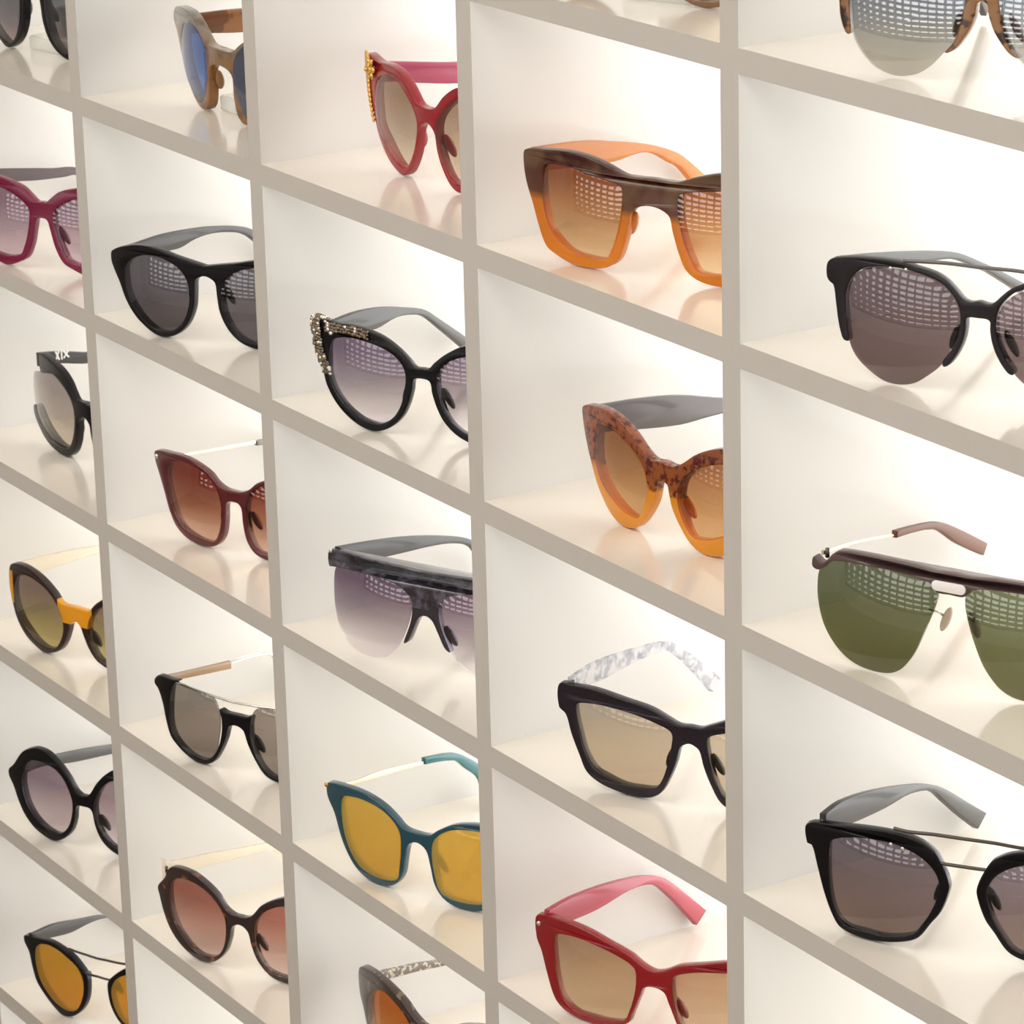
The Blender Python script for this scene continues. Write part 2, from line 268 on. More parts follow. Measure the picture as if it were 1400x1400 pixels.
  'D4': {'cx':11.975,'cy':2.884,'yaw':27.052,'a0':7.526,'inw':0.184,'half':[[0.04,3.88],[-0.59,4.04],[-1.49,4.51],[-2.81,4.86],[-4.38,5.2],[-5.93,5.25],[-7.91,4.99],[-8.01,3.7],[-7.64,2.96],[-7.23,1.7],[-6.71,0.48],[-6.07,-0.0],[-5.02,-0.19],[-3.9,-0.19],[-2.71,0.02],[-1.66,0.43],[-1.37,1.02],[-0.89,2.17],[-0.61,2.76],[0.02,2.94]],'lens':[[-6.6,4.17],[-6.06,4.43],[-4.8,4.56],[-3.4,4.44],[-2.25,4.23],[-1.23,3.8],[-1.1,3.15],[-1.26,2.08],[-1.65,0.95],[-1.94,0.53],[-2.9,0.27],[-4.09,0.19],[-5.22,0.19],[-6.05,0.7],[-6.46,1.79],[-6.63,3.12]],'tt':[[0.59,5.41],[3.22,5.51],[6.12,5.26],[8.71,4.79],[10.21,4.31],[11.22,3.73],[12.86,2.25],[14.59,0.64]],'tb':[[1.03,4.38],[3.17,4.13],[5.36,4.04],[8.08,4.22],[9.95,3.87],[11.32,2.71],[12.58,1.36],[13.73,0.03]]},
  'C1': {'cx':11.314,'cy':4.81,'yaw':3.146,'a0':6.997,'inw':0.1,'half':[[-0.07,4.33],[-0.65,4.4],[-1.0,4.6],[-1.71,5.26],[-2.74,5.86],[-4.05,6.1],[-5.57,6.02],[-7.8,6.07],[-7.52,4.74],[-7.1,3.63],[-6.68,2.78],[-6.01,1.72],[-4.85,0.76],[-3.77,0.25],[-2.75,0.05],[-2.05,0.38],[-1.34,1.3],[-0.97,2.14],[-0.73,3.09],[-0.12,3.52]],'lens':[[-6.06,4.82],[-5.65,5.16],[-4.26,5.54],[-3.06,5.35],[-2.14,4.8],[-1.28,4.04],[-0.96,3.31],[-1.15,2.31],[-1.59,1.38],[-2.3,0.6],[-3.0,0.53],[-3.86,0.96],[-4.93,1.67],[-5.94,2.4],[-6.18,3.34],[-6.23,4.13]],'tt':[[1.3,5.8],[2.1,5.68],[4.07,5.41],[6.39,5.13]],'tb':[[1.83,4.55],[3.66,4.26],[6.35,3.9]]},
  'C2': {'cx':13.036,'cy':2.972,'yaw':30.31,'a0':7.301,'inw':0.164,'half':[[-0.04,4.09],[-0.44,4.11],[-0.83,4.5],[-1.55,5.07],[-2.54,5.59],[-3.66,5.87],[-4.74,5.97],[-6.05,5.94],[-7.31,6.16],[-7.72,6.02],[-7.71,5.28],[-7.44,4.0],[-6.99,3.05],[-6.74,2.21],[-6.11,1.29],[-5.2,0.56],[-4.11,0.08],[-3.14,0.01],[-2.17,0.38],[-1.38,1.08],[-0.93,1.87],[-0.65,2.71],[-0.51,3.38],[-0.06,3.5]],'lens':[[-6.31,4.72],[-5.81,5.06],[-4.78,5.23],[-3.69,5.18],[-2.65,5.0],[-1.82,4.67],[-1.25,4.16],[-1.03,3.53],[-1.15,2.64],[-1.44,1.73],[-1.97,0.99],[-2.76,0.51],[-3.47,0.48],[-4.36,0.7],[-5.35,1.27],[-6.07,2.03],[-6.41,2.86],[-6.41,3.82]],'tt':[[1.01,5.68],[2.21,5.62],[4.32,5.65],[6.55,5.39],[8.81,4.84],[10.29,4.37],[11.65,3.48],[14.53,1.49]],'tb':[[2.59,4.57],[5.81,4.25],[7.64,4.5],[9.01,4.36],[10.27,3.96],[11.62,2.95],[13.8,1.2]]},
  'C3': {'cx':12.575,'cy':2.948,'yaw':25.561,'a0':6.964,'inw':0.183,'half':[[0.2,5.95],[-1.73,5.97],[-4.0,5.96],[-6.06,5.94],[-7.33,5.74],[-7.41,4.79],[-6.96,4.8],[-5.51,4.93],[-4.14,4.98],[-3.03,4.96],[-1.96,4.8],[-1.28,4.46],[-0.93,4.02],[-0.92,3.29],[-1.12,2.52],[-1.6,1.33],[-1.28,1.47],[-0.86,2.28],[-0.49,3.0],[-0.19,3.22],[0.1,3.25]],'lens':[[-6.91,4.77],[-5.51,4.96],[-4.14,4.98],[-3.03,4.99],[-1.96,4.84],[-1.19,4.48],[-0.96,4.01],[-0.99,3.35],[-1.19,2.58],[-1.67,1.54],[-2.14,0.85],[-2.88,0.25],[-3.83,-0.03],[-4.89,-0.06],[-5.88,0.22],[-6.56,0.86],[-6.92,1.96],[-7.05,3.33]],'tt':[[0.74,5.99],[1.12,6.04],[4.1,5.64],[7.04,5.11],[10.02,4.33],[12.09,3.51]],'tb':[[1.65,5.12],[3.56,4.6],[6.01,4.31],[8.49,4.09],[10.51,3.74],[12.02,3.03]],'hole':0},
  'C4': {'cx':12.291,'cy':2.03,'yaw':20.662,'a0':7.325,'inw':0.188,'half':[[0.03,4.05],[-0.96,4.14],[-1.56,4.56],[-2.59,5.11],[-3.9,5.41],[-5.56,5.41],[-7.52,5.12],[-7.81,4.85],[-7.73,4.13],[-7.11,3.33],[-6.54,2.01],[-5.95,1.11],[-5.13,0.37],[-3.97,-0.02],[-2.63,0.0],[-1.75,0.37],[-1.2,1.1],[-0.95,2.16],[-0.66,3.11],[0.0,3.43]],'lens':[[-6.31,4.51],[-5.1,4.93],[-3.7,4.97],[-2.6,4.78],[-1.77,4.34],[-1.29,3.73],[-1.23,2.75],[-1.38,1.64],[-1.63,0.74],[-2.39,0.45],[-3.6,0.42],[-4.64,0.61],[-5.33,1.15],[-5.89,2.05],[-6.21,3.13]],'tt':[[0.93,5.11],[2.6,4.9],[4.59,4.95],[7.91,4.61]],'tb':[[0.92,4.9],[2.58,4.66],[5.17,4.52],[7.9,4.38]],'t2':[[7.92,4.82],[10.16,4.5],[11.18,3.95],[12.4,2.91]],'t2b':[[8.0,4.37],[10.25,3.97],[11.15,3.19],[12.26,2.08]]},
  'C5': {'cx':10.441,'cy':3.374,'yaw':11.297,'a0':7.073,'inw':0.1,'half':[[-0.09,4.4],[-0.56,4.41],[-1.43,4.76],[-2.33,5.33],[-3.51,5.72],[-4.92,5.94],[-6.36,5.92],[-7.47,5.56],[-7.53,4.02],[-7.09,3.09],[-6.67,2.14],[-5.79,1.1],[-4.46,0.18],[-3.31,-0.06],[-2.53,0.08],[-1.64,0.87],[-1.08,1.98],[-0.83,2.9],[-0.56,3.48],[-0.12,3.7]],'lens':[[-6.41,3.66],[-6.08,4.36],[-5.25,4.98],[-4.24,5.24],[-3.22,5.0],[-2.37,4.63],[-1.77,4.16],[-1.4,3.53],[-1.24,2.69],[-1.49,1.69],[-2.16,0.81],[-3.05,0.54],[-4.18,0.79],[-5.38,1.42],[-6.24,2.33]],'tt':[[1.13,5.34],[3.47,5.04],[5.04,4.88],[6.62,4.61]],'tb':[[1.49,4.73],[2.66,4.52],[5.02,4.36],[7.25,4.1]]},
  'B1': {'cx':12.074,'cy':3.948,'yaw':-0.428,'a0':7.381,'inw':0.1,'half':[[-0.72,4.25],[-1.59,4.31],[-2.4,4.79],[-3.47,5.35],[-4.95,5.77],[-8.71,5.38],[-10.08,4.5],[-8.34,3.8],[-7.38,2.96],[-6.32,1.86],[-5.13,0.99],[-3.86,0.27],[-2.6,0.08],[-1.91,0.56],[-1.6,1.63],[-1.44,2.86],[-0.84,3.23]],'lens':[[-6.27,4.66],[-5.11,4.97],[-3.72,5.04],[-2.79,4.66],[-2.07,3.97],[-1.91,3.19],[-1.95,2.24],[-2.36,1.16],[-2.82,0.46],[-3.61,0.52],[-4.63,1.01],[-5.75,1.83],[-6.57,2.77],[-6.79,3.82]],'tt':[[1.31,5.28],[2.09,5.13],[3.9,5.14],[5.28,5.11]],'tb':[[1.96,3.91],[2.82,3.82],[5.21,3.63]]},
  'B2': {'cx':11.647,'cy':2.432,'yaw':29.158,'a0':7.29,'inw':0.26,'half':[[0.28,4.92],[-0.44,4.99],[-1.2,5.12],[-2.25,5.29],[-3.34,5.51],[-4.48,5.61],[-5.89,5.47],[-7.64,4.86],[-7.75,4.25],[-7.52,3.7],[-7.05,2.9],[-6.6,1.94],[-5.84,1.03],[-4.88,0.38],[-4.02,0.03],[-3.17,0.01],[-2.22,0.37],[-1.46,1.09],[-0.96,2.1],[-0.81,3.14],[-0.72,3.91],[-0.31,4.19],[0.24,4.25]],'lens':[[-6.37,4.04],[-5.86,4.56],[-4.92,4.96],[-3.84,5.08],[-2.82,4.92],[-1.95,4.53],[-1.37,3.87],[-1.21,3.02],[-1.36,2.05],[-1.81,1.19],[-2.39,0.67],[-3.15,0.35],[-4.09,0.43],[-5.03,0.94],[-5.88,1.77],[-6.33,2.58],[-6.42,3.37]],'tt':[[1.22,5.13],[2.29,5.16],[4.66,5.29],[7.64,5.11],[9.65,4.81],[11.17,4.42],[12.17,3.87],[13.45,2.69]],'tb':[[2.13,4.42],[5.57,4.13],[7.09,4.48],[8.62,4.54],[10.63,4.15],[11.63,3.6],[12.9,2.27]]},
  'B3': {'cx':11.383,'cy':3.729,'yaw':21.427,'a0':7.117,'inw':0.15,'half':[[0.12,4.16],[-0.66,4.21],[-1.32,4.48],[-1.99,5.01],[-3.05,5.39],[-4.27,5.6],[-5.6,5.57],[-7.38,5.32],[-7.44,4.74],[-7.06,3.91],[-6.6,2.89],[-6.06,1.56],[-5.5,0.76],[-4.62,0.24],[-3.46,0.0],[-2.34,0.04],[-1.52,0.34],[-0.95,1.08],[-0.71,2.18],[-0.63,3.11],[-0.38,3.4],[0.08,3.44]],'lens':[[-5.99,4.69],[-5.54,4.99],[-4.4,5.24],[-3.25,5.15],[-2.35,4.88],[-1.68,4.42],[-1.28,3.9],[-1.07,3.16],[-1.1,2.11],[-1.38,1.13],[-1.86,0.51],[-2.78,0.38],[-3.71,0.51],[-4.67,0.82],[-5.24,1.36],[-5.68,2.25],[-6.01,3.3],[-6.1,4.14]],'tt':[[1.03,5.0],[3.58,4.7],[8.97,4.22]],'tb':[[1.02,4.77],[3.56,4.47],[8.95,3.98]],'t2':[[8.97,4.18],[9.94,4.11]],'t2b':[[9.03,3.86],[9.92,3.68]]},
  'B4': {'cx':12.935,'cy':2.323,'yaw':23.779,'a0':7.04,'inw':0.1,'half':[[0.12,4.02],[-0.78,4.02],[-1.27,4.14],[-1.16,3.49],[-1.18,2.74],[-1.43,1.79],[-1.96,0.85],[-2.72,0.35],[-3.63,0.3],[-4.55,0.55],[-5.27,0.94],[-5.78,1.44],[-5.96,2.3],[-5.87,3.38],[-5.53,4.75],[-4.93,5.17],[-5.92,5.1],[-6.97,5.03],[-7.42,4.68],[-7.45,4.37],[-7.06,4.03],[-6.67,3.16],[-6.46,2.24],[-6.04,1.15],[-5.3,0.6],[-4.36,0.17],[-3.55,0.0],[-2.74,0.04],[-2.04,0.38],[-1.42,1.2],[-0.89,2.21],[-0.61,3.01],[-0.29,3.22],[0.07,3.27]],'lens':[[-5.56,4.74],[-4.83,5.05],[-3.38,5.0],[-2.02,4.87],[-1.57,4.59],[-1.32,4.05],[-1.2,3.19],[-1.35,2.26],[-1.69,1.28],[-2.32,0.54],[-3.12,0.34],[-4.13,0.46],[-5.06,0.81],[-5.78,1.44],[-5.99,2.29],[-5.83,3.54]],'tt':[[1.33,4.93],[2.7,4.7],[7.4,4.11]],'tb':[[1.3,4.56],[2.86,4.23],[7.36,3.58]],'t2':[[7.39,4.0],[10.88,3.64]],'t2b':[[7.38,3.89],[10.87,3.53]],'wires':[[[-5.37,5.02],[-3.79,4.97],[-2.21,4.9],[-0.9,4.85],[0.25,4.82]]],'hole':0,'wide':1},
  'B5': {'cx':12.417,'cy':2.113,'yaw':25.353,'a0':7.06,'inw':0.15,'half':[[0.06,3.97],[-0.47,3.98],[-1.05,4.26],[-1.8,5.09],[-2.81,5.68],[-3.98,6.04],[-5.6,5.99],[-6.24,5.63],[-6.67,4.9],[-7.45,4.04],[-7.31,3.4],[-7.01,2.47],[-6.46,1.45],[-5.55,0.62],[-4.31,0.06],[-3.21,-0.05],[-2.23,0.22],[-1.35,1.05],[-0.88,2.1],[-0.63,3.01],[0.03,3.35]],'lens':[[-6.15,4.46],[-5.68,5.04],[-4.83,5.37],[-3.7,5.36],[-2.64,5.05],[-1.74,4.43],[-1.19,3.55],[-1.16,2.46],[-1.42,1.46],[-1.99,0.72],[-2.85,0.4],[-3.83,0.46],[-4.82,1.02],[-5.69,1.87],[-6.15,3.01]],'tt':[[0.37,6.13],[1.86,5.68],[5.25,5.07],[9.89,4.13]],'tb':[[0.64,4.58],[2.91,4.53],[5.88,4.16],[9.85,3.62]]},
  'A1': {'cx':10.381,'cy':3.415,'yaw':11.345,'a0':6.911,'inw':0.1,'tt':[[1.0,5.0],[4.0,4.9],[8.0,4.5],[10.4,4.35],[12.0,3.35],[14.5,1.05]],'tb':[[1.5,4.0],[4.0,3.9],[8.0,3.9],[10.2,3.85],[11.8,2.65],[13.8,0.25]],'half':[[-0.0,4.61],[-0.41,4.69],[-1.01,5.11],[-2.04,5.4],[-3.71,5.4],[-5.66,5.18],[-7.19,4.79],[-7.42,4.25],[-7.18,3.02],[-6.69,1.91],[-5.64,1.01],[-4.46,0.35],[-3.77,0.03],[-3.16,0.01],[-2.19,0.47],[-1.47,1.23],[-1.01,2.29],[-0.83,3.56],[-0.65,3.87],[-0.07,3.98]],'lens':[[-1.35,4.74],[-1.43,3.49],[-1.69,2.0],[-2.12,1.06],[-2.76,0.47],[-3.37,0.34],[-4.14,0.61],[-5.11,1.14],[-6.0,2.01],[-6.36,3.06],[-6.29,4.08],[-5.75,4.66],[-4.52,4.87],[-2.9,5.05],[-1.7,5.03]]},
  'A2': {'cx':12.822,'cy':1.99,'yaw':26.428,'a0':6.886,'inw':0.1,'half':[[0.16,4.69],[-0.4,4.69],[-0.83,5.01],[-1.57,5.52],[-2.67,5.81],[-3.49,5.95],[-4.79,6.07],[-6.18,6.05],[-7.19,5.83],[-7.29,5.03],[-7.04,3.73],[-6.84,2.05],[-6.18,0.93],[-5.12,0.31],[-4.07,0.1],[-3.3,0.0],[-2.19,0.37],[-1.51,0.76],[-0.96,1.74],[-0.63,2.93],[-0.43,3.49],[0.07,3.6]],'lens':[[-1.07,4.08],[-1.09,3.35],[-1.28,2.49],[-1.69,1.47],[-2.05,0.94],[-3.15,0.66],[-4.01,0.66],[-5.06,0.87],[-5.92,1.59],[-6.35,2.86],[-6.39,4.2],[-5.92,5.0],[-4.86,5.4],[-3.56,5.28],[-2.57,5.04],[-1.57,4.56]],'tt':[[1.43,5.92],[3.88,5.49],[6.37,5.03],[8.9,4.53],[11.38,4.01]],'tb':[[2.15,4.86],[5.46,4.32],[7.14,4.04],[9.7,3.75],[11.25,3.53]]},
  'A3': {'cx':12.3,'cy':4.307,'yaw':8.628,'a0':7.021,'inw':0.1,'half':[[-0.11,4.48],[-0.82,4.45],[-1.23,4.86],[-1.84,5.6],[-2.77,6.15],[-4.08,6.48],[-5.26,6.64],[-6.11,6.56],[-6.22,5.96],[-6.0,5.25],[-3.93,5.6],[-2.52,5.14],[-1.62,4.53],[-1.21,3.86],[-1.14,2.87],[-1.57,1.52],[-2.2,0.8],[-2.85,0.67],[-4.06,0.85],[-5.51,1.37],[-6.61,1.98],[-7.37,2.47],[-8.13,2.33],[-8.06,1.71],[-6.99,0.97],[-5.52,0.35],[-4.03,0.09],[-2.54,0.08],[-1.62,0.56],[-1.06,1.38],[-0.78,2.32],[-0.64,3.05],[-0.22,3.45]],'lens':[[-7.79,4.79],[-6.93,5.08],[-5.14,5.47],[-3.8,5.47],[-2.52,5.14],[-1.62,4.53],[-1.23,3.86],[-1.11,2.88],[-1.48,1.73],[-1.93,0.99],[-2.73,0.61],[-3.8,0.66],[-5.22,1.13],[-6.48,1.69],[-7.66,2.52],[-8.18,3.53],[-8.26,4.15]],'tt':[[1.53,6.38],[2.21,6.28],[3.7,6.01],[5.14,5.72]],'tb':[[2.15,5.47],[2.83,5.34],[5.02,4.94]],'hole':0},
  'A4': {'cx':12.386,'cy':2.702,'yaw':19.583,'a0':7.009,'inw':0.1,'tt':[[1.0,5.5],[4.0,5.4],[8.0,5.0],[10.4,4.5],[12.0,3.5],[14.5,1.2]],'tb':[[1.5,4.5],[4.0,4.4],[8.0,4.4],[10.2,4.0],[11.8,2.8],[13.8,0.4]],'half':[[-0.02,4.02],[-0.63,3.99],[-1.35,4.04],[-2.03,4.66],[-3.12,5.32],[-4.41,5.72],[-5.83,5.81],[-7.08,5.48],[-7.42,4.79],[-7.45,3.67],[-7.11,2.45],[-6.62,1.47],[-5.66,0.62],[-4.6,0.18],[-3.58,-0.08],[-2.67,0.09],[-1.77,0.5],[-1.15,1.22],[-0.72,2.1],[-0.49,2.67],[-0.11,3.0]],'lens':[[-6.57,4.64],[-5.82,5.03],[-4.79,5.17],[-3.65,4.99],[-2.6,4.59],[-1.82,3.93],[-1.34,3.13],[-1.25,2.18],[-1.61,1.25],[-2.23,0.58],[-3.13,0.36],[-4.03,0.53],[-5.05,1.05],[-5.99,1.71],[-6.6,2.53],[-6.83,3.58]]},
  'A5': {'cx':11.921,'cy':2.638,'yaw':26.81,'a0':7.042,'inw':0.15,'half':[[0.14,4.08],[-0.23,4.08],[-0.63,4.35],[-1.24,5.22],[-2.04,6.03],[-3.07,6.65],[-4.09,6.76],[-4.79,6.58],[-5.75,6.05],[-6.83,4.82],[-7.43,4.29],[-7.43,3.78],[-7.0,3.19],[-6.56,2.24],[-5.93,1.28],[-4.98,0.53],[-3.85,0.12],[-2.92,0.03],[-1.98,0.43],[-1.31,1.08],[-0.89,2.03],[-0.74,2.91],[-0.51,3.21],[0.08,3.25]],'lens':[[-5.57,4.74],[-5.21,5.34],[-4.58,5.72],[-3.71,5.79],[-2.61,5.62],[-1.85,5.15],[-1.31,4.35],[-1.0,3.43],[-1.13,2.33],[-1.55,1.39],[-2.31,0.71],[-2.96,0.63],[-3.87,0.9],[-4.79,1.45],[-5.51,2.33],[-5.81,3.39],[-5.79,4.11]],'tt':[[2.57,4.68],[5.01,4.25],[8.27,3.7],[11.13,3.11]],'tb':[[3.44,3.81],[6.37,3.18],[9.17,2.74],[11.08,2.47]]},
  'A6': {'cx':11.527,'cy':2.998,'yaw':25.229,'a0':7.167,'inw':0.15,'rim':[[-7.6,4.95],[-6.0,5.28],[-4.49,5.47],[-3.37,5.31],[-2.32,4.98],[-1.5,4.36],[-0.96,3.74],[-0.89,3.07],[-1.06,1.98],[-1.52,1.09],[-2.18,0.42],[-2.93,0.04],[-3.77,-0.04],[-4.68,0.38],[-5.52,0.95],[-6.38,1.72],[-6.8,2.7],[-7.11,3.85],[-7.6,4.46]],'lens':[[-6.13,4.54],[-5.63,4.91],[-4.71,5.12],[-3.67,5.02],[-2.7,4.67],[-1.86,4.2],[-1.4,3.49],[-1.35,2.6],[-1.64,1.62],[-2.14,0.85],[-2.7,0.52],[-3.44,0.48],[-4.35,0.83],[-5.08,1.37],[-5.72,2.08],[-6.13,3.07],[-6.25,3.86]],'tt':[[0.74,5.3],[1.44,5.24],[3.4,5.22],[5.88,4.72],[7.68,4.37],[8.39,4.15]],'tb':[[1.39,4.7],[3.49,4.2],[4.91,4.02],[6.56,4.11],[7.92,4.03]],'wires':[[[-1.93,5.39],[-0.92,5.38],[0.06,5.34]],[[-0.78,3.89],[-0.0,3.92]]]},
  'D0': {'cx':12.6,'cy':2.6,'yaw':24,'a0':7.29,'inw':0.26,'half':[[0.28,4.92],[-0.44,4.99],[-1.2,5.12],[-2.25,5.29],[-3.34,5.51],[-4.48,5.61],[-5.89,5.47],[-7.64,4.86],[-7.75,4.25],[-7.52,3.7],[-7.05,2.9],[-6.6,1.94],[-5.84,1.03],[-4.88,0.38],[-4.02,0.03],[-3.17,0.01],[-2.22,0.37],[-1.46,1.09],[-0.96,2.1],[-0.81,3.14],[-0.72,3.91],[-0.31,4.19],[0.24,4.25]],'lens':[[-6.37,4.04],[-5.86,4.56],[-4.92,4.96],[-3.84,5.08],[-2.82,4.92],[-1.95,4.53],[-1.37,3.87],[-1.21,3.02],[-1.36,2.05],[-1.81,1.19],[-2.39,0.67],[-3.15,0.35],[-4.09,0.43],[-5.03,0.94],[-5.88,1.77],[-6.33,2.58],[-6.42,3.37]],'tt':[[1.22,5.13],[2.29,5.16],[4.66,5.29],[7.64,5.11],[9.65,4.81],[11.17,4.42],[12.17,3.87],[13.45,2.69]],'tb':[[2.13,4.42],[5.57,4.13],[7.09,4.48],[8.62,4.54],[10.63,4.15],[11.63,3.6],[12.9,2.27]]},
}
# ------------------------------------------------------------------ sunglasses
def shelf_z(n): return Z0 - n*U
RW = .25                                   # face curve radius of the fronts
def wrap(a): return a*a/(2*RW)
BLK = (7, 4, 8)
def black(n='black_acetate', **k): return solid(n, BLK, rough=.24, coat=.05, spec=.26, **k)
grey_sheen_temple = solid('black_acetate_grey_sheen', (48, 46, 45), rough=.35, coat=.35)  # black arms: base colour greyed to stand for sheen from the bright walls
smoke = solid('smoky_grey_acetate', (96, 90, 90), rough=.3, see=.2)

def sunglasses(key, sh, col, label, lens, front, temple, tip=None, plain=False, z_up=0.0, thick=.0052,
               wire=None, hinge=gunmetal, t_thick=.0034, pads=True, lens_label=None, temple_label=None, front_label=None):
    D = DATA[key]; cm = .01
    root = bpy.data.objects.new('sunglasses', None); C.objects.link(root)
    tag(root, label, 'sunglasses', 'sunglasses on the glowing display shelves')
    half = [(x*cm, z*cm) for x, z in (D.get('half') or D['rim'])]
    lz = [(x*cm, z*cm) for x, z in D['lens']]
    zmin = min(min(p[1] for p in half), min(p[1] for p in lz))
    lift = -zmin + .0008
    up = lambda P: [(x, z+lift) for x, z in P]
    half, lz = up(half), up(lz)
    root.location = (col*COLW + D['cx']*cm, D['cy']*cm, shelf_z(sh) + z_up)
    root.rotation_euler = (0, 0, R(D['yaw']))
    fb = lambda x, y, d: (x, wrap(x) + thick/2 - d, y)
    lens_s = spline(lz)
    hole = lens_s
    lmir = [(-x, z) for x, z in hole]
    # front
    if 'half' in D:
        h = list(half); h[0] = (0, h[0][1]); h[-1] = (0, h[-1][1])
        full = h + [(-x, z) for x, z in reversed(h[1:-1])]
        full = spline(full, n=5)
        loops = [full]
        if D.get('hole', 1): loops += [hole, lmir]
        f = slab('front_frame', loops, thick, .0007, fb, front, root)
        if front_label: f['label'] = front_label
    else:
        rim = spline(half, n=5)
        for s in (1, -1):
            f = slab('lens_rim', [[(s*x, z) for x, z in rim], [(s*x, z) for x, z in hole]], thick, .0007, fb, front, root)
    # lenses: a domed, 1.8 mm thick shell
    cx = sum(p[0] for p in lens_s)/len(lens_s); cz = sum(p[1] for p in lens_s)/len(lens_s)
    for s in (1, -1):
        bm = bmesh.new(); n = len(lens_s); K = 9; g = 1.012 if D.get('hole', 1) else 1.0
        def pt(px, pz, back):
            dx, dz = px-cx, pz-cz
            b = wrap(px) + .0021 - .0009 + back + (dx*dx - .0005)/(2*.19) + (dz*dz - .0005)/(2*.112)
            return (s*px, b, pz)
        for back in (0, .0016):
            cen = bm.verts.new(pt(cx, cz, back)); prev = None; rings = []
            for k in range(1, K+1):
                t = k/K*g
                rings.append([bm.verts.new(pt(cx+(x-cx)*t, cz+(z-cz)*t, back)) for x, z in lens_s])
            for i in range(n): bm.faces.new((cen, rings[0][i], rings[0][(i+1) % n]))
            for a, b in zip(rings, rings[1:]):
                for i in range(n): bm.faces.new((a[i], b[i], b[(i+1) % n], a[(i+1) % n]))
            if back == 0: outer = rings[-1]
            else:
                for i in range(n): bm.faces.new((outer[i], rings[-1][i], rings[-1][(i+1) % n], outer[(i+1) % n]))
        bmesh.ops.recalc_face_normals(bm, faces=bm.faces)
        o = mesh_obj('lens', bm, lens, root, smooth=True)
        o.data.set_sharp_from_angle(angle=R(50))
        if lens_label: o['label'] = lens_label
    # temples
    a0, inw = D['a0']*cm, D['inw']
    smin = wrap(a0) + .0015
    def side(pts): return [(max(s*cm, smin), z*cm+lift) for s, z in pts]
    T = side(D['tt']); B = side(D['tb'])
    thin = 't2' in D
    def closed(T, B):
        T, B = list(T), list(B)
        if not thin:
            if T[-1][0] < .112:                       # hidden ear end: carry it on and bend it down
                z, zb = T[-1][1], B[-1][1]; s0 = max(T[-1][0]+.012, .098)
                T += [(s0, z-.0015), (s0+.016, z-.009), (.142, .0135)]; B = [p for p in B if p[0] < s0-.004]
                B += [(s0-.004, min(zb, z-.006)), (s0+.009, z-.0175), (.135, .004)]
            elif T[-1][1] > .022:
                T += [(.146, .013)]; B += [(.139, .003)]
        return T, B
    T, B = closed(T, B)
    if T[0][0] - smin < .004: T[0] = (smin, T[0][1])
    else: T = [(smin, T[0][1]+.0005)] + T
    B = [(smin, max(B[0][1]-.0005, .02))] + [p for p in B if p[0] > smin+.003]
    th = t_thick
    for sgn in (1, -1):
        def tb(x, y, d, sgn=sgn): return (sgn*(-a0 + x*inw + d), x, y)
        poly = spline(T, False, 4) + spline(B, False, 4)[::-1]
        poly = [(x, max(y, .0006)) for x, y in poly]
        t = slab('temple', [poly], .0016 if thin and not D.get('wide') else th, .0005, tb, temple, root)
        if temple_label: t['label'] = temple_label
        hb = bmesh.new(); hz = (T[0][1]+B[0][1])/2
        add_tube(hb, [(sgn*(-a0+.0035), smin+.001, hz-.0022), (sgn*(-a0+.0035), smin+.001, hz+.0022)], .0011)
        mesh_obj('hinge', hb, hinge, t, smooth=True)
        if thin:
            T2, B2 = side(D['t2']), side(D['t2b'])
            if T2[-1][0] < .125:
                T2 += [(.128, T2[-1][1]-.012), (.145, .012)]; B2 += [(.126, B2[-1][1]-.018), (.139, .003)]
            poly = [(x, max(y, .0006)) for x, y in spline(T2, False, 4) + spline(B2, False, 4)[::-1]]
            tp = slab('temple_tip', [poly], th, .0007, tb, tip or temple, root)
    # nose pads
    if pads:
        bz = half[-1][1]
        for sgn in (1, -1):
            pb = bmesh.new()
            rot = Matrix.Rotation(sgn*R(-22), 3, 'Y') @ Matrix.Rotation(R(15), 3, 'X')
            xx = D.get('padx', .0135)
            add_ball(pb, (sgn*xx, wrap(xx)+.0066, bz-.0115), .0070, (.26, .42, 1), rot, 12)
            mesh_obj('nose_pad', pb, D.get('padmat') or front, root, smooth=True)
    if wire:
        for w_ in D.get('wires', []):
            P = [(x*cm, z*cm+lift) for x, z in w_]; P = [(P[0][0]-.007, P[0][1]+.0004)]*(D.get('hole', 1)) + [p for p in P if p[0] < -.001] + [(0, P[-1][1])]
            P = spline(P, False, 5); P = P + [(-x, z) for x, z in reversed(P[:-1])]
            wb = bmesh.new(); add_tube(wb, [(x, wrap(x)+.0012, z) for x, z in P], .0009, 8)
            mesh_obj('bridge_wire', wb, wire, root, smooth=True)
    return root, lift
STAND_H = {'A1': .030, 'B1': .030, 'D0': .024}
clear_pattern = solid('clear_patterned_acetate', (244, 244, 246), clear=.86, spots=((206, 208, 216),), spot_scale=150, spot_lo=.48, spot_hi=.62)
cream_clear = solid('cream_translucent_acetate', (250, 244, 232), see=.3, clear=.65)
